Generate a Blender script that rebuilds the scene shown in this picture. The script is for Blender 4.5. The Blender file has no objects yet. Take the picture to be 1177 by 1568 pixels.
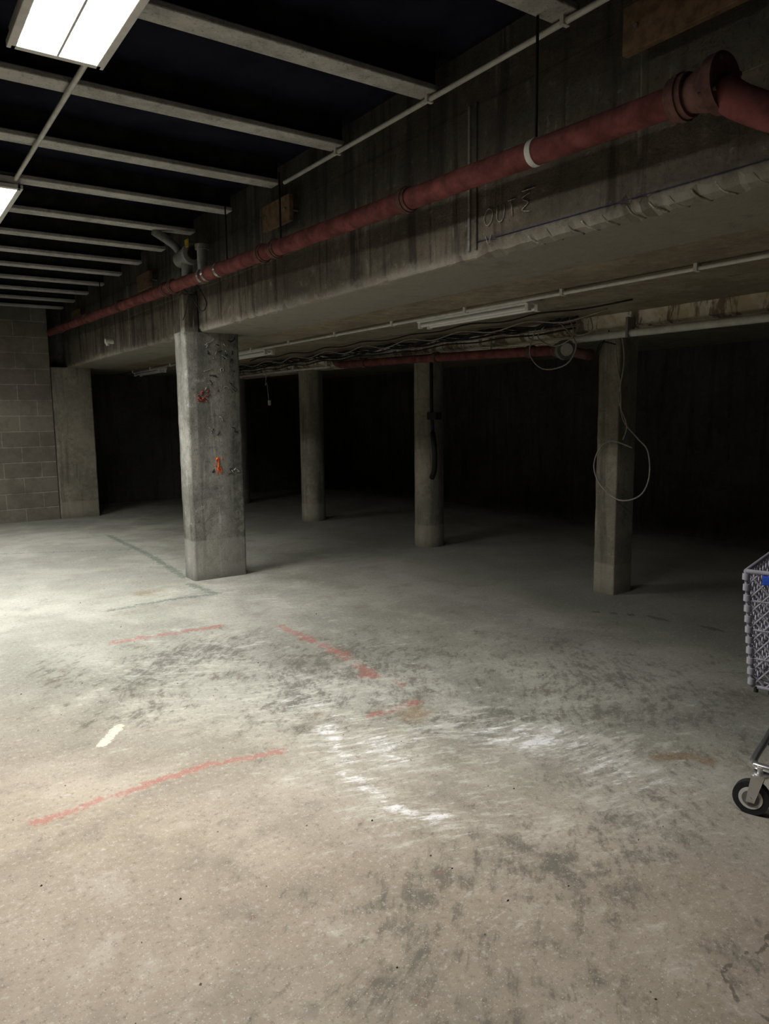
import bpy, bmesh, math, random
import numpy as np
from mathutils import Vector, Matrix, noise as mn
random.seed(4)
scene=bpy.context.scene
R=math.radians

# ------------------------------------------------------------ node helpers
class S:
    """thin wrapper: a socket with arithmetic"""
    def __init__(s,nt,sock): s.nt=nt; s.k=sock
    def _m(s,op,b=None,c=None,clamp=False):
        n=s.nt.nodes.new('ShaderNodeMath'); n.operation=op; n.use_clamp=clamp
        s.nt.links.new(s.k,n.inputs[0])
        for i,v in ((1,b),(2,c)):
            if v is None: continue
            if isinstance(v,S): s.nt.links.new(v.k,n.inputs[i])
            else: n.inputs[i].default_value=v
        return S(s.nt,n.outputs[0])
    def __add__(s,b): return s._m('ADD',b)
    def __sub__(s,b): return s._m('SUBTRACT',b)
    def __mul__(s,b): return s._m('MULTIPLY',b)
    def step(s,a,b):
        n=s.nt.nodes.new('ShaderNodeMapRange'); n.interpolation_type='SMOOTHSTEP'
        s.nt.links.new(s.k,n.inputs['Value'])
        n.inputs['From Min'].default_value=a; n.inputs['From Max'].default_value=b
        return S(s.nt,n.outputs['Result'])
class M:
    def __init__(s,name,rough=0.85,metal=0.0,spec=0.3):
        s.m=bpy.data.materials.new(name); s.m.use_nodes=True; s.nt=s.m.node_tree
        s.b=s.nt.nodes['Principled BSDF']
        s.b.inputs['Roughness'].default_value=rough; s.b.inputs['Metallic'].default_value=metal
        s.b.inputs['Specular IOR Level'].default_value=spec
        tc=s.nt.nodes.new('ShaderNodeNewGeometry'); s.pos=tc.outputs['Position']
        sx=s.nt.nodes.new('ShaderNodeSeparateXYZ'); s.nt.links.new(s.pos,sx.inputs[0])
        s.x,s.y,s.z=[S(s.nt,sx.outputs[i]) for i in range(3)]
    def vec(s,scale=(1,1,1),rot=0.0,src=None):
        n=s.nt.nodes.new('ShaderNodeMapping'); s.nt.links.new(src or s.pos,n.inputs[0])
        n.inputs['Scale'].default_value=scale; n.inputs['Rotation'].default_value=(0,0,rot)
        return n.outputs[0]
    def rotv(s,ang,src=None):
        n=s.nt.nodes.new('ShaderNodeVectorRotate'); n.rotation_type='Z_AXIS'; s.nt.links.new(src or s.pos,n.inputs['Vector'])
        n.inputs['Angle'].default_value=ang; return n.outputs[0]
    def noise(s,scale,detail=6,rough=0.6,dist=0.0,vec=None):
        n=s.nt.nodes.new('ShaderNodeTexNoise'); s.nt.links.new(vec or s.pos,n.inputs['Vector'])
        n.inputs['Scale'].default_value=scale; n.inputs['Detail'].default_value=detail
        n.inputs['Roughness'].default_value=rough; n.inputs['Distortion'].default_value=dist
        return S(s.nt,n.outputs['Fac'])
    def warp(s,scale,amt):
        n=s.nt.nodes.new('ShaderNodeTexNoise'); s.nt.links.new(s.pos,n.inputs['Vector'])
        n.inputs['Scale'].default_value=scale; n.inputs['Detail'].default_value=2
        a=s.nt.nodes.new('ShaderNodeVectorMath'); a.operation='MULTIPLY_ADD'
        s.nt.links.new(n.outputs['Color'],a.inputs[0]); a.inputs[1].default_value=(amt,amt,0); s.nt.links.new(s.pos,a.inputs[2])
        return a.outputs[0]
    def mix(s,fac,a,b):
        n=s.nt.nodes.new('ShaderNodeMix'); n.data_type='RGBA'
        if isinstance(fac,S): s.nt.links.new(fac.k,n.inputs[0])
        else: n.inputs[0].default_value=fac
        for i,v in ((6,a),(7,b)):
            if isinstance(v,tuple): n.inputs[i].default_value=(v[0],v[1],v[2],1)
            else: s.nt.links.new(v,n.inputs[i])
        return n.outputs[2]
    def color(s,c):
        if isinstance(c,tuple): s.b.inputs['Base Color'].default_value=(c[0],c[1],c[2],1)
        else: s.nt.links.new(c,s.b.inputs['Base Color'])
    def bump(s,h,strength=0.3,dist=0.01):
        n=s.nt.nodes.new('ShaderNodeBump'); n.inputs['Strength'].default_value=strength
        n.inputs['Distance'].default_value=dist
        s.nt.links.new(h.k,n.inputs['Height']); s.nt.links.new(n.outputs[0],s.b.inputs['Normal'])
    def attr(s,name):
        n=s.nt.nodes.new('ShaderNodeAttribute'); n.attribute_name=name
        sx=s.nt.nodes.new('ShaderNodeSeparateColor'); s.nt.links.new(n.outputs['Color'],sx.inputs[0])
        return [S(s.nt,sx.outputs[i]) for i in range(3)]

def plain(name,c,rough=0.5,metal=0.0,var=0.25,scale=12,spec=0.3):
    m=M(name,rough,metal,spec)
    n=m.noise(scale,4,0.65).step(0.3,0.7)
    m.color(m.mix(n,tuple(v*(1-var) for v in c),tuple(min(1,v*(1+var)) for v in c)))
    return m.m

def concrete(name,a,b,light,streak=0.4,lowband=None,bump=0.5,blot=0.5,edge=None,grime=None,lines=None):
    m=M(name,0.9,0,0.2)
    n1=m.noise(1.6,6,0.65,0.6); n2=m.noise(14,5,0.7); n3=m.noise(80,2,0.6)
    st=m.noise(1.0,4,0.6,0.3,m.vec((9,9,0.7)))
    base=m.mix((n1*0.6+n2*0.4).step(0.40,0.60),a,b)
    base=m.mix(st.step(0.48,0.66)*streak,base,tuple(v*0.35 for v in a))
    st2=m.noise(1.0,5,0.7,0.5,m.vec((14,14,1.1),0.3))
    base=m.mix(st2.step(0.56,0.70)*(n1.step(0.42,0.56))*blot,base,light)
    base=m.mix(n2.step(0.6,0.7)*0.4,base,light)
    base=m.mix(n2.step(0.40,0.32)*0.45,base,tuple(v*0.5 for v in a))
    base=m.mix(n3.step(0.60,0.68)*0.5,base,tuple(v*0.4 for v in a))
    if lines:   # horizontal formwork board joints
        f=(m.z*(1.0/lines)+(n2-0.5)*0.08)._m('FRACT')
        base=m.mix(f.step(0.05,0.0)*n1.step(.4,.6)*0.4,base,tuple(v*0.4 for v in a))
    if grime is not None:
        g=((m.x-grime)+(n2-0.5)*0.14).step(-0.10,0.05)*(n2+n1*0.5).step(0.66,0.84)
        base=m.mix(g*0.6,base,(0.06,0.057,0.05))
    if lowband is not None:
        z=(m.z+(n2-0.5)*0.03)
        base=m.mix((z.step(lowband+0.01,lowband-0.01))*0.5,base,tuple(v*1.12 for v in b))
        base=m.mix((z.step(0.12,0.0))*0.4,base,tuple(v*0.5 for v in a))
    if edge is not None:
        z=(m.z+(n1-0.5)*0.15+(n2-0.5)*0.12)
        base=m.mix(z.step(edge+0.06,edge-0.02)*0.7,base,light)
        base=m.mix(m.z.step(2.55,2.9)*0.4,base,tuple(v*0.45 for v in a))  # upper beam face darkened in colour, standing in for the weaker light there
    m.color(base)
    m.bump(n2*0.6+n3*0.25+n1*0.8,bump,0.02)
    return m.m

# ------------------------------------------------------------ mesh builder
class MB:
    def __init__(s): s.v=[];s.f=[];s.mi=[];s.mats=[];s.sm=[]
    def mat(s,m):
        if m not in s.mats: s.mats.append(m)
        return s.mats.index(m)
    def add(s,vs,fs,m,smooth=False):
        o=len(s.v); s.v+= [tuple(v) for v in vs]; i=s.mat(m)
        for f in fs: s.f.append(tuple(o+k for k in f)); s.mi.append(i); s.sm.append(smooth)
    def box(s,lo,hi,m,mtx=None,bev=0.0):
        lo=Vector(lo);hi=Vector(hi)
        bm=bmesh.new(); bmesh.ops.create_cube(bm,size=1)
        for v in bm.verts: v.co=Vector([(lo[i]+hi[i])/2+v.co[i]*(hi[i]-lo[i]) for i in range(3)])
        if bev>0: bmesh.ops.bevel(bm,geom=list(bm.edges),offset=bev,segments=2,affect='EDGES',profile=0.5)
        if mtx: bmesh.ops.transform(bm,matrix=mtx,verts=bm.verts)
        bm.verts.index_update()
        s.add([v.co[:] for v in bm.verts],[[v.index for v in f.verts] for f in bm.faces],m); bm.free()
    def cyl(s,p0,p1,r,m,seg=20,r2=None,caps=True):
        p0=Vector(p0);p1=Vector(p1);r2=r if r2 is None else r2
        d=(p1-p0).normalized(); a=d.orthogonal().normalized(); b=d.cross(a)
        vs=[];
        for p,rr in((p0,r),(p1,r2)):
            for i in range(seg):
                t=2*math.pi*i/seg; vs.append(p+a*math.cos(t)*rr+b*math.sin(t)*rr)
        s.add(vs,[(i,(i+1)%seg,seg+(i+1)%seg,seg+i) for i in range(seg)],m,True)
        if caps:
            s.add(vs[:seg],[tuple(range(seg))[::-1]],m); s.add(vs[seg:],[tuple(range(seg))],m)
    def tube(s,pts,r,m,seg=8,sub=6):
        P=[Vector(p) for p in pts]
        if sub>1 and len(P)>2:
            Q=[]
            for i in range(len(P)-1):
                a=P[max(i-1,0)];b=P[i];c=P[i+1];d=P[min(i+2,len(P)-1)]
                for k in range(sub):
                    t=k/sub
                    Q.append(0.5*((2*b)+(c-a)*t+(2*a-5*b+4*c-d)*t*t+(3*b-a-3*c+d)*t**3))
            Q.append(P[-1]); P=Q
        prev=None; vs=[]
        for i,p in enumerate(P):
            d=(P[min(i+1,len(P)-1)]-P[max(i-1,0)]).normalized()
            if prev is None: a=d.orthogonal().normalized()
            else:
                a=prev-d*prev.dot(d)
                a=a.normalized() if a.length>1e-6 else d.orthogonal().normalized()
            prev=a; b=d.cross(a)
            for k in range(seg):
                t=2*math.pi*k/seg; vs.append(p+a*math.cos(t)*r+b*math.sin(t)*r)
        fs=[]
        for i in range(len(P)-1):
            for k in range(seg):
                fs.append((i*seg+k,i*seg+(k+1)%seg,(i+1)*seg+(k+1)%seg,(i+1)*seg+k))
        fs.append(tuple(range(seg))[::-1]); fs.append(tuple((len(P)-1)*seg+k for k in range(seg)))
        s.add(vs,fs,m,True)
    def obj(s,name,parent=None):
        me=bpy.data.meshes.new(name); me.from_pydata(s.v,[],s.f)
        for m in s.mats: me.materials.append(m)
        me.polygons.foreach_set('material_index',s.mi); me.polygons.foreach_set('use_smooth',s.sm)
        me.update(); o=bpy.data.objects.new(name,me); scene.collection.objects.link(o)
        if parent: o.parent=parent
        return o

# ------------------------------------------------------------ materials
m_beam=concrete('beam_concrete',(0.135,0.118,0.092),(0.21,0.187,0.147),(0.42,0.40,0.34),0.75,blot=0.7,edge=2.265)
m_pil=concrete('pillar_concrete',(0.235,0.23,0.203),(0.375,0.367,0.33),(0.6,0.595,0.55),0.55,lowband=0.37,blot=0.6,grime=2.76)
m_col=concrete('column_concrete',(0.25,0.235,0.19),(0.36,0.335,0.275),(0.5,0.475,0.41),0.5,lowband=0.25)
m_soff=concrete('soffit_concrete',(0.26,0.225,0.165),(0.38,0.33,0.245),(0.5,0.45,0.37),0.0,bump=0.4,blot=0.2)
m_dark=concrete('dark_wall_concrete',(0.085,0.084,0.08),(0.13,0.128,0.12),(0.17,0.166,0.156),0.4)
m_joist=concrete('joist_concrete',(0.42,0.415,0.385),(0.6,0.59,0.55),(0.7,0.69,0.65),0.1)
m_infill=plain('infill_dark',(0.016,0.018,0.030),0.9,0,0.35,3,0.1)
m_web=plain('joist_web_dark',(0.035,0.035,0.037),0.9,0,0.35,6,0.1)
m_red=plain('red_pipe_paint',(0.21,0.080,0.072),0.85,0,0.35,9,0.1)
m_redd=plain('dusty_fitting',(0.17,0.095,0.082),0.85,0.0,0.4,14,0.1)
m_grey=plain('grey_metal',(0.26,0.26,0.24),0.6,0.3,0.2)
m_white=plain('white_enamel',(0.78,0.78,0.74),0.45,0,0.08)
m_cond=plain('conduit_pvc',(0.7,0.7,0.65),0.5,0,0.12)
m_black=plain('black_cable',(0.02,0.02,0.02),0.55,0,0.3)
m_gcable=plain('grey_cable',(0.36,0.34,0.3),0.6,0,0.2)
m_board=plain('brown_board',(0.24,0.16,0.09),0.8,0,0.3,20)
m_tube=plain('glass_tube',(0.9,0.9,0.87),0.2,0,0.03,5,0.5)
m_yel=plain('yellow_tag',(0.6,0.42,0.05),0.5)
m_or=plain('orange_paint',(0.8,0.13,0.03),0.7,0,0.3,60)
m_rp=plain('red_paint_mark',(0.38,0.08,0.07),0.8,0,0.4,60)
m_blk=plain('black_paint_mark',(0.04,0.04,0.04),0.8)
m_chalk=plain('chalk_mark',(0.44,0.42,0.37),0.9,0,0.4,90)
m_blue=plain('blue_chalk',(0.05,0.06,0.15),0.9,0,0.4,60)
m_rub=plain('wheel_rubber',(0.04,0.04,0.043),0.6)
m_chrome=plain('chrome_tube',(0.7,0.7,0.7),0.25,0.85,0.05)
m_wire=plain('basket_plastic',(0.42,0.41,0.47),0.4,0.0,0.1)
m_bluep=plain('blue_plastic',(0.05,0.13,0.6),0.4)

def em(name,c,st):
    m=bpy.data.materials.new(name); m.use_nodes=True; nt=m.node_tree
    b=nt.nodes['Principled BSDF']; b.inputs['Base Color'].default_value=(0.8,0.8,0.8,1)
    b.inputs['Emission Color'].default_value=(*c,1); b.inputs['Emission Strength'].default_value=st
    return m
m_em=em('lit_diffuser',(0.93,0.97,1.0),3.5)

ms=M('stained_downstand',0.9)
n=ms.noise(3,6,0.7,0.4); n2=ms.noise(1,5,0.7,0.4,ms.vec((6,6,2)))
c=ms.mix(n.step(0.4,0.6),(0.65,0.58,0.42),(0.88,0.84,0.73)); c=ms.mix(n2.step(0.5,0.58)*0.8,c,(0.16,0.10,0.055)); ms.color(c)
ms.bump(ms.noise(20,3),0.5,0.02); m_stain=ms.m

mb=M('block_wall',0.92,0,0.2)
def brick(mm,w,h,mortar=0.010):
    cx=mm.nt.nodes.new('ShaderNodeCombineXYZ')
    mm.nt.links.new((mm.x+mm.y+0.05).k,cx.inputs[0]); mm.nt.links.new((mm.z+0.03).k,cx.inputs[1])
    b=mm.nt.nodes.new('ShaderNodeTexBrick'); mm.nt.links.new(cx.outputs[0],b.inputs[0])
    b.inputs['Scale'].default_value=1; b.inputs['Brick Width'].default_value=w; b.inputs['Row Height'].default_value=h
    b.inputs['Mortar Size'].default_value=mortar; b.inputs['Mortar Smooth'].default_value=0.6
    b.inputs['Color1'].default_value=(0.23,0.21,0.172,1); b.inputs['Color2'].default_value=(0.29,0.265,0.22,1)
    b.inputs['Mortar'].default_value=(0.40,0.38,0.33,1)
    return b
bk=brick(mb,0.5,0.225)
n=mb.noise(5,6,0.7); n3=mb.noise(60,2)
c=mb.mix(n.step(0.4,0.65)*0.6,bk.outputs['Color'],(0.16,0.145,0.115))
c=mb.mix(n3.step(0.6,0.7)*0.4,c,(0.07,0.06,0.05)); mb.color(c)
mb.bump(S(mb.nt,bk.outputs['Fac'])*-1.0+n3*0.4+n*0.3,0.6,0.012)
m_block=mb.m

# ------------------------------------------------------------ floor with wear and tone masks
xs=np.concatenate([np.arange(-3.5,0,0.1),np.arange(0,3.5,0.018),np.arange(3.5,8.85,0.07)])
ys=np.concatenate([np.arange(-4,0.5,0.2),np.arange(0.5,5.0,0.018),np.arange(5.0,13.55,0.045)])
X,Y=np.meshgrid(xs,ys); nx,ny=len(xs),len(ys)
V=np.stack([X.ravel(),Y.ravel(),np.zeros(nx*ny)],1)
idx=np.arange(nx*ny).reshape(ny,nx)
Fc=np.stack([idx[:-1,:-1].ravel(),idx[:-1,1:].ravel(),idx[1:,1:].ravel(),idx[1:,:-1].ravel()],1)
me=bpy.data.meshes.new('floor')
me.vertices.add(len(V)); me.vertices.foreach_set('co',V.ravel())
me.loops.add(Fc.size); me.loops.foreach_set('vertex_index',Fc.ravel())
me.polygons.add(len(Fc)); me.polygons.foreach_set('loop_start',np.arange(0,Fc.size,4))
me.polygons.foreach_set('loop_total',np.full(len(Fc),4)); me.update(calc_edges=True)
x=V[:,0];y=V[:,1]
def seg(pts,w):
    m=np.zeros(len(x))
    for (ax,ay),(bx,by) in zip(pts[:-1],pts[1:]):
        dx,dy=bx-ax,by-ay; t=np.clip(((x-ax)*dx+(y-ay)*dy)/(dx*dx+dy*dy),0,1)
        d=np.hypot(x-ax-t*dx,y-ay-t*dy); m=np.maximum(m,np.clip(1-d/(2*w),0,1))
    return m
def ell(cx,cy,rx,ry,a=0,soft=2.0):
    c,s=math.cos(R(a)),math.sin(R(a)); u=(x-cx)*c+(y-cy)*s; v=-(x-cx)*s+(y-cy)*c
    return np.clip(1-np.sqrt((u/rx)**2+(v/ry)**2)/soft,0,1)
def mx(*a):
    r=a[0]
    for b in a[1:]: r=np.maximum(r,b)
    return r
red=mx(seg([(0.40,2.89),(0.75,2.93),(1.09,2.95),(1.40,2.88)],0.028)*1.08,
       seg([(1.22,5.02),(1.6,4.99),(1.95,4.96)],0.045)*1.0,
       seg([(2.31,4.68),(2.34,3.92),(2.29,3.44)],0.04)*1.05,seg([(1.92,2.96),(2.25,2.98)],0.03)*0.8,
       seg([(2.29,3.44),(2.34,3.2)],0.03)*0.8,ell(2.27,3.46,0.06,0.05)*1.3,seg([(0.0,2.95),(0.25,2.78)],0.03)*0.6)
grn=mx(seg([(2.42,9.8),(2.42,8.1),(2.33,6.7)],0.05),seg([(1.44,5.9),(1.9,5.95),(2.31,5.91)],0.04),
       seg([(2.31,5.91),(2.27,6.4)],0.05),seg([(1.1,9.2),(2.34,8.55)],0.04)*0.8)
wpt=seg([(0.765,3.43),(0.885,3.60)],0.026)*1.1
chalk=mx(ell(1.80,2.62,0.22,0.32,-20)*.95,seg([(1.72,3.0),(1.55,2.55),(1.52,2.2),(1.63,1.99)],0.12)*.92,
         ell(2.42,2.30,0.22,0.42,40)*1.08,ell(2.1,2.6,0.5,0.5)*0.7,ell(2.5,1.9,0.3,0.35)*0.9,
         ell(1.75,3.35,0.3,0.3)*0.8,ell(1.4,4.2,0.7,0.5)*0.5,ell(1.9,4.6,0.6,0.5)*0.5,ell(1.86,3.0,.12,.12)*.9,
         ell(2.6,5.4,0.5,0.9)*0.6,ell(1.75,2.0,0.3,0.3)*0.7)
dark=mx(ell(1.45,4.4,0.6,0.34,20),ell(1.83,3.5,0.24,0.5,-30),ell(1.04,3.7,0.25,0.15),ell(1.2,1.65,0.42,0.34,30)*.75,
        ell(1.85,1.5,0.5,0.35)*.7,ell(2.35,2.65,0.3,0.12,-20),ell(2.6,2.5,0.14,0.08),ell(1.8,0.95,0.45,0.3)*.6,
        ell(1.2,1.15,0.4,0.25)*0.65,ell(2.3,3.6,0.6,0.6)*0.9,ell(3.4,2.6,0.8,0.9)*0.9,ell(2.3,1.6,.3,.3)*.8,ell(0.9,4.6,.4,.4)*.7)
brown=mx(seg([(2.70,1.86),(2.84,1.78),(2.86,1.70)],0.035),ell(2.15,2.85,0.12,0.12)*0.9,ell(1.9,6.3,0.25,0.4)*0.7,ell(1.75,3.15,0.1,0.1)*0.7)
crack=mx(seg([(1.76,0.98),(1.86,1.0),(1.93,0.96),(2.01,0.99),(2.3,0.9)],0.006),seg([(1.76,0.98),(1.7,0.9),(1.72,0.7)],0.006),
         seg([(4.4,3.6),(4.6,3.3),(4.76,2.45),(4.8,1.5)],0.02))
grey=np.clip(((x*0.5+y*0.42)-1.45)/0.9,0,1)
scuff=np.clip(mx(ell(1.9,3.4,1.4,1.6,0,1.5)*1.6,ell(1.75,1.5,0.9,0.55,20,1.5)*1.4,ell(1.6,6.0,1.5,2.5,0,1.5)*0.9,ell(2.8,2.2,0.8,0.9,0,1.6)*1.3),0,1)
far_pale=ell(0.9,7.8,1.7,3.0,0,1.6)  # soft oval of paler floor at the far left
slab_shade=np.clip((x-2.9)/1.6,0,1)     # light falloff under the low slab, painted into the floor colour
for nm,(a,b,c) in {'wearA':(red,grn,chalk),'wearB':(dark,brown,wpt),'wearC':(crack,grey,scuff),'toneD':(far_pale,slab_shade,far_pale)}.items():
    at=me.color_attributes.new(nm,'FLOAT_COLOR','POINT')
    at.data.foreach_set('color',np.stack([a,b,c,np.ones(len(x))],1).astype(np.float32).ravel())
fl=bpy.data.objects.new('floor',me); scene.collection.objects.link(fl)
mf=M('worn_concrete_floor',0.95,0,0.08)
A=mf.attr('wearA'); B=mf.attr('wearB'); C=mf.attr('wearC'); D=mf.attr('toneD')
wv=mf.warp(0.8,0.5); wv2=mf.warp(2.6,0.15)
big=mf.noise(0.9,4,0.6,0.6); cloud=mf.noise(3.2,6,0.70,0.0); fine=mf.noise(45,4,0.65); dots=mf.noise(170,1,0.5)
s1=mf.noise(1,6,0.75,0.0,mf.vec((24,7,1),0,mf.rotv(0.75,wv))); s2=mf.noise(1,6,0.75,0.0,mf.vec((6,24,1),0,mf.rotv(0.3,wv)))
s3=mf.noise(13,6,0.75,0.0,wv2)
base=mf.mix(big.step(0.36,0.62),(0.335,0.288,0.232),(0.425,0.37,0.305))
greyc=mf.mix(big.step(0.4,0.6),(0.285,0.283,0.243),(0.385,0.38,0.332))
base=mf.mix(C[1],base,greyc)
base=mf.mix(cloud.step(0.48,0.68)*0.5,base,(0.22,0.205,0.17))
base=mf.mix(cloud.step(0.47,0.30)*0.4,base,(0.52,0.485,0.425))
base=mf.mix(D[0]*0.32,base,(0.60,0.60,0.55))
base=mf.mix(D[1]*0.55,base,(0.17,0.165,0.145))  # painted shade: floor colour darkens towards the right
dk=((s1-0.5)*3.8+(s3-0.5)*2.6+(cloud-0.5)*2.4+B[0]*1.0+C[2]*0.28-0.64)
base=mf.mix(dk.step(0.0,0.9)*0.66,base,(0.135,0.13,0.11))
pl=((s2-0.5)*3.8+(s3-0.5)*-2.0+(cloud-.5)*-2.0+A[2]*0.8+C[2]*0.36-0.66)
base=mf.mix(pl.step(0.0,0.7)*0.48,base,(0.60,0.59,0.535))
ch=(A[2]*1.5+(s2-0.5)*3.0+(s3-0.5)*2.6-1.12)
base=mf.mix(ch.step(0.0,0.7)*0.8,base,(0.80,0.795,0.80))
base=mf.mix((B[1]+(cloud-0.5)*1.5-0.45).step(0,0.4)*0.6,base,(0.27,0.19,0.11))
base=mf.mix((A[1]+(fine-0.5)*1.6+(s3-0.5)*1.8-0.46).step(0,0.4)*0.6,base,(0.13,0.18,0.145))
base=mf.mix((A[0]+(fine-0.5)*1.8+(s3-0.5)*2.6+(cloud-.5)*1.8-0.46).step(0,0.5)*0.5,base,(0.44,0.16,0.135))
base=mf.mix((B[2]+(fine-0.5)*1.2+(s3-.5)*1.4-0.5).step(0,0.2)*0.75,base,(0.70,0.67,0.56))
base=mf.mix((C[0]+(fine-0.5)*0.5-0.4).step(0,0.2)*0.7,base,(0.12,0.10,0.08))
base=mf.mix(fine.step(0.54,0.70)*0.5,base,(0.19,0.175,0.145))
base=mf.mix(fine.step(0.44,0.34)*0.3,base,(0.58,0.555,0.51))
base=mf.mix(dots.step(0.67,0.73)*0.5,base,(0.72,0.70,0.65))
base=mf.mix(dots.step(0.32,0.25)*0.6,base,(0.12,0.11,0.1))
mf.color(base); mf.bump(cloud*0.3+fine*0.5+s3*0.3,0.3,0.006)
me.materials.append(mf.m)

# ------------------------------------------------------------ shell
def slab(name,lo,hi,m):
    b=MB(); b.box(lo,hi,m); return b.obj(name)
slab('wall_end_left',(-3.6,11.9,0),(2.26,12.1,3.25),m_block)
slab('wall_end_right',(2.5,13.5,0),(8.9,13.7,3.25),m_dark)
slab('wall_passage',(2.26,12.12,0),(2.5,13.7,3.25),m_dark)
slab('wall_left',(-3.7,-4.1,0),(-3.5,12.1,3.25),m_block)
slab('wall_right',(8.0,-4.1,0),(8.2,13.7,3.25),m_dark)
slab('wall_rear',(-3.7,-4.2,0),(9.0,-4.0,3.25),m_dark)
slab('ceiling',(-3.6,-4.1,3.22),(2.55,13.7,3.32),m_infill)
slab('ceiling_lower',(3.1,-4.1,2.25),(8.9,13.7,2.6),m_soff)
b=MB()
jy=[-3.05,-2.2,-1.3,-0.45,0.40,1.26,2.12,2.99,3.86,4.70,5.50,6.28,7.05,7.78,8.5,9.25,10.0,10.75,11.5]
for q in jy:
    b.box((-3.5,q,3.055),(2.42,q+0.13,3.085),m_joist,bev=0.006)
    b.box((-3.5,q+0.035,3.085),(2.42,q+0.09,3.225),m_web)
b.obj('ceiling_joists')

# ------------------------------------------------------------ main beam, chipped lower arris
b=MB()
Ys=list(np.arange(-4,0.8,0.2))+list(np.arange(0.8,13.5,0.03)); vs=[];fs=[]
prof_n=9
for q in Ys:
    n1=mn.noise(Vector((q*1.7,3,0))); n2=mn.noise(Vector((q*9,7,0))); n3=mn.noise(Vector((q*23,1,4)))
    c=0.012+max(0,n1*0.05+n2*0.06+n3*0.04)+ (0.025 if q<2.7 else 0)
    w=0.004*mn.noise(Vector((q*2,0,9)))
    row=[(2.5+w,3.25),(2.5+w,2.95),(2.497,2.948),(2.497+w,2.62),(2.5+w,2.618),(2.5+w,2.25+c*1.1),
         (2.5+c*0.45,2.25+c*0.35+0.004*n3),(2.5+c*1.2,2.25),(3.1,2.25)]
    vs+=[(a,q,z) for a,z in row]
for i in range(len(Ys)-1):
    for k in range(prof_n-1):
        a=i*prof_n+k; fs.append((a,a+prof_n,a+prof_n+1,a+1))
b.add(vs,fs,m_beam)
b.add([(2.5,-4,3.25),(3.1,-4,3.25),(3.1,13.45,3.25),(2.5,13.45,3.25),(3.1,-4,2.25),(3.1,13.45,2.25)],[(0,1,2,3),(1,4,5,2)],m_beam)
b.box((2.488,2.80,2.29),(2.5,2.815,2.96),m_beam,bev=0.003); b.box((2.490,2.85,2.29),(2.5,2.865,2.96),m_pil,bev=0.002)
b.box((2.490,8.6,2.29),(2.5,8.62,2.96),m_pil,bev=0.003)
for k in range(13):   # exposed stirrup ends along the spalled arris
    q=1.25+k*0.1+random.uniform(-.02,.02); dz=random.uniform(-.006,.006)
    b.tube([(2.502,q,2.292+dz),(2.522,q-0.02,2.262),(2.56,q-0.05,2.249)],0.0045,m_beam if k%3 else m_chalk,6,3)
def stroke(pts,m=m_chalk,r=0.0025): b.tube([(2.4945,p[0],p[1]) for p in pts],r,m,5,3)
stroke([(2.73,2.455),(2.75,2.42),(2.73,2.385),(2.70,2.40),(2.69,2.44),(2.715,2.46),(2.735,2.45)])
stroke([(2.66,2.46),(2.66,2.40),(2.635,2.385),(2.615,2.41),(2.61,2.46)])
stroke([(2.59,2.465),(2.54,2.465)]); stroke([(2.565,2.465),(2.56,2.39)])
stroke([(2.45,2.47),(2.50,2.455),(2.46,2.43),(2.50,2.405),(2.45,2.39)]); stroke([(2.50,2.485),(2.42,2.485)])
stroke([(2.74,2.34),(2.72,2.30),(2.70,2.34)])
b.tube([(2.495,2.8,2.325),(2.495,2.2,2.318),(2.495,1.2,2.315)],0.0018,m_blue,5,2)
b.obj('concrete_beam')

# ------------------------------------------------------------ pillars
def rrect(x0,x1,y0,y1,r,n=5):
    pts=[]
    for cx,cy,a0 in ((x1-r,y1-r,0),(x0+r,y1-r,90),(x0+r,y0+r,180),(x1-r,y0+r,270)):
        for k in range(n+1):
            t=R(a0+90*k/n); pts.append((cx+r*math.cos(t),cy+r*math.sin(t)))
    return pts
def pillar(b,x0,x1,y0,y1,r,z1,m,amp=0.004):
    ring=rrect(x0,x1,y0,y1,r); n=len(ring); zs=np.linspace(0,z1,60); vs=[];fs=[]
    cx,cy=(x0+x1)/2,(y0+y1)/2
    for z in zs:
        for (px,py) in ring:
            d=mn.noise(Vector((px*6,py*6,z*5)))*amp+mn.noise(Vector((px*20,py*20,z*16)))*amp*0.6
            l=math.hypot(px-cx,py-cy); vs.append((px+(px-cx)/l*d,py+(py-cy)/l*d,z))
    for i in range(len(zs)-1):
        for k in range(n): fs.append((i*n+k,i*n+(k+1)%n,(i+1)*n+(k+1)%n,(i+1)*n+k))
    b.add(vs,fs,m,True)
    b.add([vs[k] for k in range(n)],[tuple(range(n))[::-1]],m); b.add(vs[-n:],[tuple(range(n))],m)
b=MB()
pillar(b,2.345,2.87,6.48,6.74,0.03,2.25,m_pil,0.004)
b.box((2.36,6.50,2.22),(2.495,6.60,2.58),m_beam,bev=0.01)
yf=6.4765
def mark(pts,m,r=0.006): b.tube([(p[0],yf,p[1]) for p in pts],r,m,5,3)
mark([(2.60,1.10),(2.615,1.13),(2.622,1.05),(2.61,1.03),(2.63,1.0)],m_or,0.007)
mark([(2.62,1.02),(2.645,1.03),(2.64,0.98)],m_or,0.006); mark([(2.58,1.06),(2.6,1.05)],m_or,0.004)
for k in range(5):
    a=2.58+random.uniform(-.04,.08); z=1.07+random.uniform(-.1,.08); mark([(a,z),(a+.012,z-.02)],m_or,0.0035)
for k in range(16):
    a=2.46+random.uniform(-.02,.08); z=1.68+random.uniform(-.045,.045); mark([(a,z),(a+random.uniform(.01,.04),z+random.uniform(-.02,.02))],m_rp,0.0045)
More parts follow.
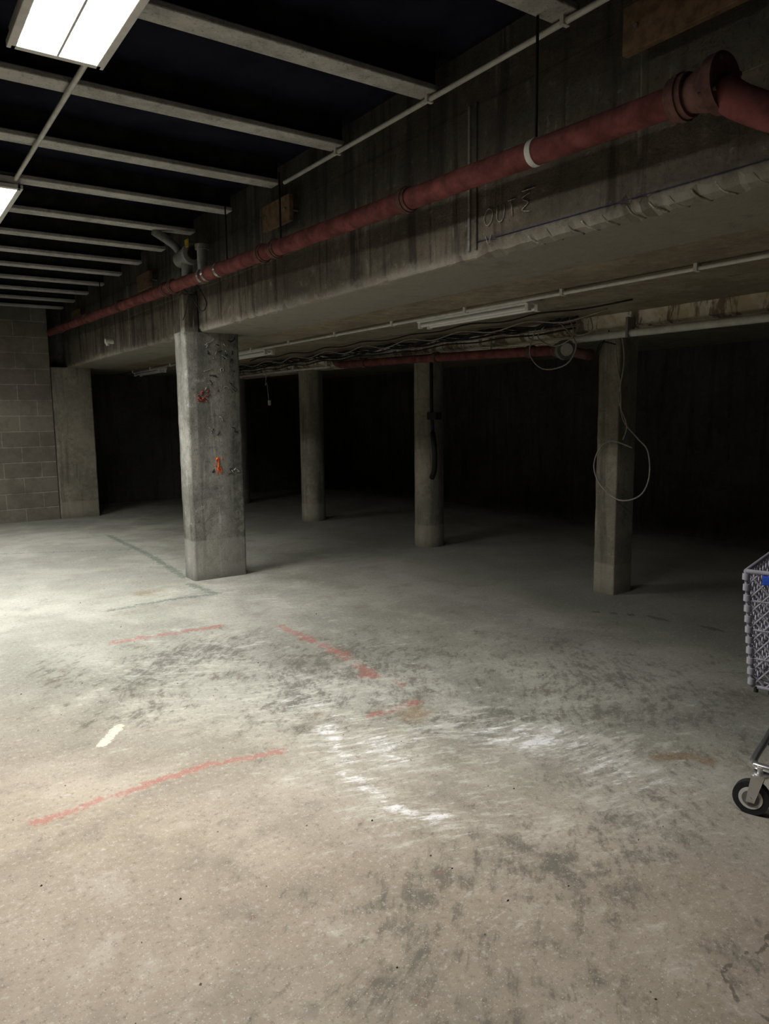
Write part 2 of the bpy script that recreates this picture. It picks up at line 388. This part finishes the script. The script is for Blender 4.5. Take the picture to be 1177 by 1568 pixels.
for k in range(40):
    a=random.uniform(2.5,2.8); z=random.choice([1.0,1.4,1.45,1.75,1.8,1.9,2.05,2.1,2.18])+random.uniform(-.05,.05); mm=m_blk if random.random()<.5 else m_chalk
    p=[(a,z)]
    for j in range(random.randint(1,3)): p.append((p[-1][0]+random.uniform(-.03,.04),p[-1][1]+random.uniform(-.035,.035)))
    mark(p,mm,random.uniform(.003,.0045))
b.obj('concrete_pillar')
b=MB(); pillar(b,2.27,2.83,11.86,12.14,0.02,2.25,m_col); b.obj('concrete_pillar')
def roundcol(x,y,r,z1=2.14):
    b=MB(); n=36; zs=np.linspace(0,z1,30); vs=[];fs=[]
    for z in zs:
        for k in range(n):
            t=2*math.pi*k/n; rr=r+0.003*mn.noise(Vector((math.cos(t)*2,math.sin(t)*2,z*3)))+(0.004 if z<0.25 else 0)
            vs.append((x+rr*math.cos(t),y+rr*math.sin(t),z))
    for i in range(len(zs)-1):
        for k in range(n): fs.append((i*n+k,i*n+(k+1)%n,(i+1)*n+(k+1)%n,(i+1)*n+k))
    b.add(vs,fs,m_col,True); b.add(vs[-n:],[tuple(range(n))],m_col)
    return b
roundcol(5.22,6.66,0.165).obj('round_concrete_column')
roundcol(5.20,9.34,0.17).obj('round_concrete_column')
roundcol(5.22,12.0,0.17).obj('round_concrete_column')
b=MB(); pillar(b,4.93,5.16,3.84,4.05,0.012,2.14,m_col); b.obj('rectangular_concrete_column')

b=MB(); vs=[];fs=[];Yd=np.arange(-4,13.45,0.06)
for q in Yd:
    d=0.012*mn.noise(Vector((q*5,2,2)))+0.01*mn.noise(Vector((q*15,2,8)))
    vs+=[(4.79+d,q,2.26),(4.79+d*.6,q,2.15+abs(d)),(4.83,q,2.13+d*.3),(5.4,q,2.13),(5.4,q,2.26)]
for i in range(len(Yd)-1):
    for k in range(4): a=i*5+k; fs.append((a,a+5,a+6,a+1))
b.add(vs,fs,m_stain); b.obj('downstand_beam')

# ------------------------------------------------------------ sprinkler main
def pz(q): return 2.49+0.0225*q
b=MB()
b.cyl((2.3,12.0,pz(12.0)),(2.3,1.5,pz(1.5)),0.05,m_red,28)
for q in (3.1,4.55,4.75,6.55,6.75,8.2,9.6,11.2):
    b.cyl((2.3,q-0.035,pz(q)),(2.3,q+0.035,pz(q)),0.058,m_redd,24)
    b.cyl((2.3,q-0.012,pz(q)),(2.3,q+0.012,pz(q)),0.064,m_redd,24)
b.cyl((2.3,1.60,pz(1.6)),(2.3,1.54,pz(1.6)),0.070,m_redd,28); b.cyl((2.3,1.58,pz(1.6)),(2.3,1.56,pz(1.6)),0.076,m_redd,28)
b.cyl((2.3,1.54,pz(1.5)),(2.3,1.455,pz(1.5)),0.056,m_redd,28,0.08)
b.cyl((2.3,1.455,pz(1.5)),(2.3,1.42,pz(1.5)),0.09,m_redd,32)
for k in range(4):
    t=k*math.pi/2+.5; b.cyl((2.3+.074*math.cos(t),1.47,pz(1.5)+.074*math.sin(t)),(2.3+.074*math.cos(t),1.41,pz(1.5)+.074*math.sin(t)),0.008,m_redd,6)
b.tube([(2.3,1.43,pz(1.4)-.02),(2.31,1.36,2.44),(2.33,1.2,2.36),(2.34,0.9,2.33),(2.34,-1,2.32),(2.34,-3.9,2.32)],0.052,m_red,20,6)
b.cyl((2.3,2.215,pz(2.23)),(2.3,2.245,pz(2.23)),0.054,m_cond,24)
for q in (2.23,5.36,9.0): b.cyl((2.3,q,pz(q)+.04),(2.3,q,3.05),0.006,m_black,8)
for q in (5.5,5.75,5.85): b.cyl((2.3,q-0.02,pz(q)),(2.3,q+0.02,pz(q)),0.058,m_chrome,24)
b.cyl((2.3,4.48,pz(4.5)+.04),(2.3,4.48,3.05),0.007,m_black,8)
b.obj('sprinkler_pipe')
b=MB(); q=6.2; z0=pz(q)
b.cyl((2.3,q,z0+0.04),(2.3,q,z0+0.17),0.045,m_grey,20)
b.cyl((2.3,q+0.14,z0+0.2),(2.3,q-0.12,z0+0.2),0.07,m_grey,24)
b.cyl((2.3,q-0.10,z0+0.2),(2.3,q-0.15,z0+0.2),0.085,m_grey,24)
b.cyl((2.3,q-0.15,z0+0.2),(2.3,q-0.17,z0+0.2),0.05,m_black,20)
b.tube([(2.3,q+0.1,z0+0.2),(2.24,q+0.1,z0+0.3),(2.1,q+0.2,3.05)],0.035,m_grey,16,5)
b.cyl((2.3,5.85,pz(5.85)+0.04),(2.3,5.85,pz(5.85)+0.2),0.04,m_grey,20)
b.cyl((2.3,5.85,pz(5.85)+0.2),(2.3,5.85,pz(5.85)+0.24),0.055,m_grey,20)
b.box((2.24,6.0,z0+0.24),(2.25,6.07,z0+0.30),m_yel)
b.obj('sprinkler_valve')

for (y0,y1,z0,z1) in ((1.42,1.90,2.80,2.965),(4.54,4.95,2.785,2.955),(7.52,7.93,2.79,2.945),(10.55,10.95,2.79,2.94)):
    b=MB(); b.box((2.40,y0,z0),(2.43,y1,z1),m_board,bev=0.003)
    for yy in (y0+.06,y1-.06): b.cyl((2.392,yy,(z0+z1)/2),(2.495,yy,(z0+z1)/2),0.008,m_grey,8)
    b.obj('wooden_board')

# ------------------------------------------------------------ electrical
b=MB()
b.tube([(2.4,-3.9,3.035),(2.4,1,3.035),(2.4,4.6,3.035)],0.013,m_cond,10,1)
for q in (1.32,2.18,3.05,3.92): b.box((2.38,q-.01,3.02),(2.42,q+.01,3.055),m_cond)
for (ya,yb) in ((-3.9,2.09),(3.46,5.46),(6.83,8.83),(10.2,11.8)): b.cyl((0.91,ya,3.035),(0.91,yb,3.035),0.013,m_cond,10)
b.obj('ceiling_conduit')
b=MB()
b.tube([(3.56,-3.9,2.225),(3.56,1,2.225),(3.56,13.4,2.225)],0.012,m_cond,10,1)
for q in np.arange(0.5,13,0.9): b.box((3.54,q,2.21),(3.58,q+.02,2.25),m_white)
b.obj('soffit_conduit')

def troffer(x0,x1,y0,y1,power):
    e=bpy.data.objects.new('fluorescent_troffer_light',None); scene.collection.objects.link(e)
    b=MB(); f=0.022; z0,z1=2.975,3.0545
    b.box((x0,y0,z0+.02),(x1,y1,z1),m_white,bev=0.004)
    b.box((x0-.012,y0-.012,z0),(x0+f,y1+.012,z0+.03),m_white,bev=0.004); b.box((x1-f,y0-.012,z0),(x1+.012,y1+.012,z0+.03),m_white,bev=0.004)
    b.box((x0,y0-.012,z0),(x1,y0+f,z0+.03),m_white,bev=0.004); b.box((x0,y1-f,z0),(x1,y1+.012,z0+.03),m_white,bev=0.004)
    b.box((x0-.03,y0+.1,z1-.03),(x0,y0+.16,z1),m_white)
    b.obj('housing',e)
    b=MB(); b.box((x0+f,y0+f,z0+.015),(x1-f,y1-f,z0+.019),m_em); b.obj('diffuser',e)
    b=MB(); xm=(x0+x1)/2
    b.box((xm-.005,y0+f,z0+.002),(xm+.005,y1-f,z0+.013),m_white)
    k=y0+f+.08
    while k<y1-f: b.box((x0+f,k,z0+.004),(x1-f,k+.004,z0+.013),m_white); k+=0.085
    b.obj('louvre',e)
    L=bpy.data.lights.new('lamp','AREA'); L.shape='RECTANGLE'; L.size=x1-x0-2*f; L.size_y=y1-y0-2*f
    L.energy=power; L.color=(0.99,0.98,0.955); L.spread=R(150)
    o=bpy.data.objects.new('lamp',L); scene.collection.objects.link(o); o.parent=e
    o.location=((x0+x1)/2,(y0+y1)/2,z0+.0135)
    return e
troffer(0.59,0.94,2.1,3.45,103)
troffer(0.59,0.94,5.47,6.82,122)
troffer(0.59,0.94,8.84,10.19,62)

def batten(x,y0,y1,z=2.25):
    b=MB()
    b.box((x-.075,y0,z-.035),(x+.075,y1,z),m_white,bev=0.006)
    b.add([(x-.02,y0+.02,z-.035),(x+.02,y0+.02,z-.035),(x+.006,y0+.02,z-.06),(x-.006,y0+.02,z-.06),
           (x-.02,y1-.02,z-.035),(x+.02,y1-.02,z-.035),(x+.006,y1-.02,z-.06),(x-.006,y1-.02,z-.06)],
          [(0,1,2,3),(7,6,5,4),(0,3,7,4),(1,5,6,2),(2,6,7,3)],m_white)
    for s in (-.045,.045):
        b.cyl((x+s,y0+.03,z-.058),(x+s,y1-.03,z-.058),0.0135,m_tube,14)
        for q in (y0,y1-.03): b.box((x+s-.017,q,z-.078),(x+s+.017,q+.03,z-.03),m_white,bev=0.003)
    b.obj('fluorescent_batten_light')
batten(3.70,3.58,4.78); batten(3.70,7.55,8.8); batten(3.70,11.2,12.45)

b=MB()
b.tube([(4.72,4.28,2.01),(4.72,5.9,2.06),(4.72,7.7,2.10)],0.042,m_red,18,4)
b.tube([(4.72,7.7,2.10),(4.72,7.82,2.13),(4.72,7.9,2.20)],0.042,m_red,18,4)
for q,z in ((4.6,2.02),(5.9,2.06),(7.2,2.09)): b.cyl((4.72,q-.03,z),(4.72,q+.03,z),0.054,m_redd,20)
b.cyl((4.72,6.6,2.07),(4.72,6.6,2.25),0.006,m_grey,6); b.cyl((4.72,5.1,2.03),(4.72,5.1,2.25),0.006,m_grey,6)
b.cyl((4.72,4.32,2.01),(4.66,4.18,2.0),0.05,m_redd,24,0.075); b.cyl((4.66,4.18,2.0),(4.645,4.14,2.0),0.08,m_grey,28)
b.cyl((4.645,4.14,2.0),(4.64,4.13,2.0),0.05,m_cond,24)
b.tube([(4.72,4.2,2.0),(4.78,4.1,1.97),(4.86,4.09,1.96),(4.9,4.12,1.98)],0.04,m_redd,16,4)
b.obj('red_branch_pipe')
b=MB(); b.tube([(4.74,4.1,2.085),(4.74,2,2.08),(4.74,-3.9,2.08)],0.028,m_cond,16,1)
for q in (3.6,2.4,1.0): b.box((4.70,q,2.05),(4.785,q+.02,2.2),m_grey)
b.obj('grey_service_pipe')
b=MB(); b.tube([(4.76,8.05,2.10),(4.76,9,2.11),(4.76,13.3,2.11)],0.014,m_cond,10,1)
for q in np.arange(8.1,13,0.9): b.box((4.74,q,2.09),(4.80,q+.02,2.15),m_cond)
b.obj('low_conduit')

def run(b,x,z,r,m,y0,y1,sag=0.02,step=0.8,jx=0.02):
    pts=[];q=y0;k=0
    while q<y1:
        pts.append((x+random.uniform(-jx,jx),q,z-(sag if k%2 else 0)+random.uniform(-.006,.006))); q+=step/2;k+=1
    b.tube(pts,r,m,6,4)
b=MB()
for k in range(4): run(b,4.63-k*0.05,2.235-0.006*k,0.008,m_black,4.0+.05*k,12.5,0.03+.01*k)
for k in range(3): run(b,4.65,2.20-k*0.02,0.007,m_gcable if k%2 else m_black,4.05,11,0.015)
run(b,4.2,2.238,0.006,m_black,3.2,9.5,0.02)
run(b,4.45,2.235,0.006,m_gcable,3.6,12.0,0.05)
b.obj('cable_bundle')
b=MB()
cx=4.88
b.tube([(cx,3.85,2.13),(cx,3.84,1.95),(cx,3.79,1.7),(cx,3.76,1.45),(cx,3.62,1.30),(cx,3.52,1.2),(cx,3.50,1.0),(cx,3.58,.85),(cx,3.77,.80),(cx,3.95,.9),(cx,4.03,1.05),(cx,3.98,1.2),(cx,3.86,1.27),(cx,3.66,1.22)],0.006,m_gcable,6,5)
b.tube([(cx,3.80,2.13),(cx,3.76,1.9),(cx,3.80,1.6),(cx,3.72,1.4),(cx,3.75,1.28)],0.006,m_gcable,6,5)
b.tube([(4.83,3.83,2.2),(4.82,3.95,2.0),(4.84,4.0,1.96),(4.84,3.95,2.05),(4.82,3.8,2.02)],0.005,m_black,6,5)
b.obj('dangling_cable')
b=MB()
b.tube([(4.62,4.45,2.2),(4.6,4.5,2.0),(4.6,4.35,1.86),(4.6,4.1,1.88),(4.6,4.0,2.02),(4.6,4.1,2.15),(4.62,4.25,2.249)],0.006,m_gcable,6,5)
b.tube([(4.62,4.1,2.249),(4.59,4.02,2.1),(4.58,4.2,2.03),(4.59,4.4,2.12),(4.62,4.3,2.24)],0.005,m_gcable,6,5)
b.tube([(4.63,3.9,2.24),(4.6,3.85,2.12),(4.6,4.0,2.1),(4.64,4.0,2.2)],0.005,m_gcable,6,5)
b.obj('valve_wire_loop')
b=MB()
b.tube([(4.62,9.6,2.2),(4.62,9.57,2.05),(4.62,9.6,1.93),(4.62,9.55,1.95),(4.62,9.5,1.7)],0.006,m_gcable,6,5)
b.box((4.605,9.47,1.65),(4.635,9.51,1.72),m_cond,bev=.004)
b.obj('hanging_socket_cable')
b=MB()
b.tube([(5.07,6.42,2.13),(5.07,6.42,1.6),(5.07,6.40,1.3)],0.02,m_black,10,2)
b.tube([(5.07,6.40,1.3),(5.04,6.33,1.1),(5.06,6.36,0.9),(5.07,6.42,0.8)],0.03,m_black,10,4)
b.box((5.02,6.28,1.44),(5.10,6.44,1.52),m_black,bev=.005)
b.obj('column_drain_hose')
b=MB()
b.tube([(2.30,6.3,2.58),(2.31,6.15,2.5),(2.31,5.95,2.36),(2.32,5.85,2.40),(2.30,5.9,2.50),(2.3,6.0,2.57)],0.005,m_black,6,5)
b.tube([(2.30,6.1,2.58),(2.30,6.2,2.52),(2.31,6.3,2.4),(2.33,6.44,2.34)],0.004,m_black,6,5)
b.obj('dangling_wire')
b=MB()
b.cyl((2.4,9.3,2.41),(2.495,9.3,2.41),0.03,m_cond,12)
b.cyl((2.42,9.3,2.41),(2.43,9.3,2.36),0.02,m_cond,12)
b.obj('detector_fitting')

# loose grit and chips on the floor
b=MB()
m_grit=plain('grit',(0.3,0.27,0.22),0.9,0,0.5,40)
for k in range(170):
    gx=random.uniform(0.1,3.6); gy=random.uniform(0.9,7.0); s=random.uniform(0.002,0.006)*(1.6 if random.random()<.08 else 1)
    p=[Vector((gx+random.uniform(.5,1.3)*s*math.cos(t),gy+random.uniform(.5,1.3)*s*math.sin(t),0.0)) for t in (0.3,1.9,3.3,4.8)]
    top=Vector((gx,gy,s*random.uniform(.6,1.1)))
    b.add(p+[top],[(0,1,4),(1,2,4),(2,3,4),(3,0,4),(3,2,1,0)],m_grit if k%4 else m_blk)
b.obj('floor_grit')

# ------------------------------------------------------------ shopping cart
C0=Vector((2.71,1.50,0)); e1=Vector((0.955,0.296,0)); e2=Vector((0.296,-0.955,0)); UZ=Vector((0,0,1))
cart=bpy.data.objects.new('shopping_cart',None); scene.collection.objects.link(cart)
def P(a,bb,z): return C0+e1*a+e2*bb+UZ*z
b=MB(); Lx,Wx=0.80,0.50; z0,z1=0.43,0.89
def corner(a,bb,t):
    ins=0.035*(1-t); aa=min(max(a,ins),Wx-ins); bq=min(max(bb,ins),Lx-ins); return P(aa,bq,z0+(z1-z0)*t)
def wire(p,q,r=0.0042): b.cyl(p,q,r,m_wire,6)
def panel(c00,c10,c01,c11,nu,nv):
    def pt(u,v): return (c00*(1-u)+c10*u)*(1-v)+(c01*(1-u)+c11*u)*v
    for i in range(nu):
        for j in range(nv):
            if (i+j)%2==0: wire(pt(i/nu,j/nv),pt((i+1)/nu,(j+1)/nv))
            else: wire(pt((i+1)/nu,j/nv),pt(i/nu,(j+1)/nv))
c=[corner(0,0,0),corner(0,Lx,0),corner(Wx,Lx,0),corner(Wx,0,0)]
t=[corner(0,0,1),corner(0,Lx,1),corner(Wx,Lx,1),corner(Wx,0,1)]
for i,(nu,nv) in enumerate(((30,16),(18,16),(30,16),(18,16))):
    j=(i+1)%4; panel(c[i],c[j],t[i],t[j],nu,nv)
panel(c[0],c[1],c[3],c[2],26,16)
for i in range(4):
    j=(i+1)%4
    b.cyl(t[i],t[j],0.009,m_wire,10); b.cyl(c[i],c[j],0.008,m_wire,10); b.cyl(c[i],t[i],0.007,m_wire,10)
    for v in (0.25,0.5,0.75):
        b.cyl(c[i].lerp(t[i],v),c[j].lerp(t[j],v),0.005,m_wire,6)
for k in range(11):
    p=c[0].lerp(t[0],(k+.5)/11); b.cyl(p-UZ*.012,p+UZ*.012,0.014,m_wire,10)
for k in range(14):
    p=c[0].lerp(c[1],(k+.3)/14); b.cyl(p-UZ*.02,p+UZ*.004,0.009,m_rub,8)
b.obj('basket',cart)
b=MB(); b.box((0,0,0),(0.012,0.74,0.035),m_bluep,Matrix.Translation(t[0]+e1*-.012+e2*.06-UZ*.045)@Matrix(((e1.x,e2.x,0,0),(e1.y,e2.y,0,0),(0,0,1,0),(0,0,0,1))),bev=.003)
b.tube([P(0.02,Lx+.02,.95),P(.02,Lx+.06,.99),P(.25,Lx+.07,1.0),P(.48,Lx+.06,.99),P(.48,Lx+.02,.95)],.014,m_bluep,12,5)
b.cyl(P(.02,Lx+.02,.95),P(.02,Lx-.02,.87),.011,m_chrome,10); b.cyl(P(.48,Lx+.02,.95),P(.48,Lx-.02,.87),.011,m_chrome,10)
b.obj('handle',cart)
b=MB(); zf=0.185
def Q(a,bb,z): return Vector((2.605,1.385,0))+e1*a+e2*bb+UZ*z
b.tube([Q(0,.82,zf),Q(0,.4,zf),Q(0,.06,zf),Q(.015,.012,zf),Q(.06,0,zf),Q(.25,0,zf),Q(.54,0,zf),Q(.585,.012,zf),Q(.6,.06,zf),Q(.6,.4,zf),Q(.6,.82,zf)],0.014,m_chrome,14,5)
b.cyl(Q(0,.8,zf),Q(.6,.8,zf),0.012,m_chrome,12); b.cyl(Q(0,.35,zf),Q(.6,.35,zf),0.010,m_chrome,12)
for a,a2 in ((0,.0),(.6,.5)):
    b.tube([Q(a,.82,zf),Q(a,.78,.3),P(a2,.74,.43),P(a2,.78,.87)],0.012,m_chrome,12,5)
    b.tube([Q(a,.66,zf),P(a2+ (0.02 if a==0 else -.02),.58,.43)],0.011,m_chrome,12,1)
b.obj('frame',cart)
b=MB()
for a,bb in ((-0.005,0.01),(0.6,0.01),(-0.005,0.78),(0.6,0.78)):
    c0=Q(a,bb,0.064)
    b.cyl(c0-e1*.016,c0+e1*.016,0.064,m_rub,32); b.cyl(c0-e1*.018,c0+e1*.018,0.042,m_cond,28); b.cyl(c0-e1*.02,c0+e1*.02,0.03,m_grey,24)
    b.cyl(c0-e1*.03,c0+e1*.03,0.008,m_chrome,12)
    for s in (-1,1):
        o=c0+e1*(s*.026); k=e1*.0015
        pts=[o-e2*.015-UZ*.012,o+e2*.015-UZ*.012,o+e2*.045+UZ*.095,o+e2*.0+UZ*.095]
        vs=[p-k for p in pts]+[p+k for p in pts]
        b.add(vs,[(0,1,2,3),(7,6,5,4),(0,4,5,1),(1,5,6,2),(2,6,7,3),(3,7,4,0)],m_chrome)
    tp=c0+e2*.025+UZ*.095
    b.cyl(tp-UZ*.004,tp+UZ*.006,0.032,m_chrome,20); b.cyl(tp,tp+UZ*.03,0.012,m_chrome,12)
b.obj('casters',cart)

# ------------------------------------------------------------ world
w=bpy.data.worlds.new('World'); scene.world=w; w.use_nodes=True
w.node_tree.nodes['Background'].inputs[1].default_value=0.0

# ------------------------------------------------------------ camera
pitch=math.atan(149/1133); th=R(34.6); roll=0.0122
fh=Vector((math.sin(th),math.cos(th),0)); rt=Vector((math.cos(th),-math.sin(th),0))
fw=fh*math.cos(pitch)-UZ*math.sin(pitch); up=UZ*math.cos(pitch)+fh*math.sin(pitch)
cr=rt*math.cos(roll)-up*math.sin(roll); cu=rt*math.sin(roll)+up*math.cos(roll)
cam=bpy.data.cameras.new('camera'); co=bpy.data.objects.new('camera',cam); scene.collection.objects.link(co)
m=Matrix((cr,cu,-fw)).transposed().to_4x4(); m.translation=Vector((0,0,1.5)); co.matrix_world=m
cam.sensor_fit='VERTICAL'; cam.sensor_height=36; cam.lens=26.0; cam.clip_start=0.05
scene.camera=co
scene.view_settings.view_transform='Standard'
scene.view_settings.exposure=0.0
scene.view_settings.gamma=0.85
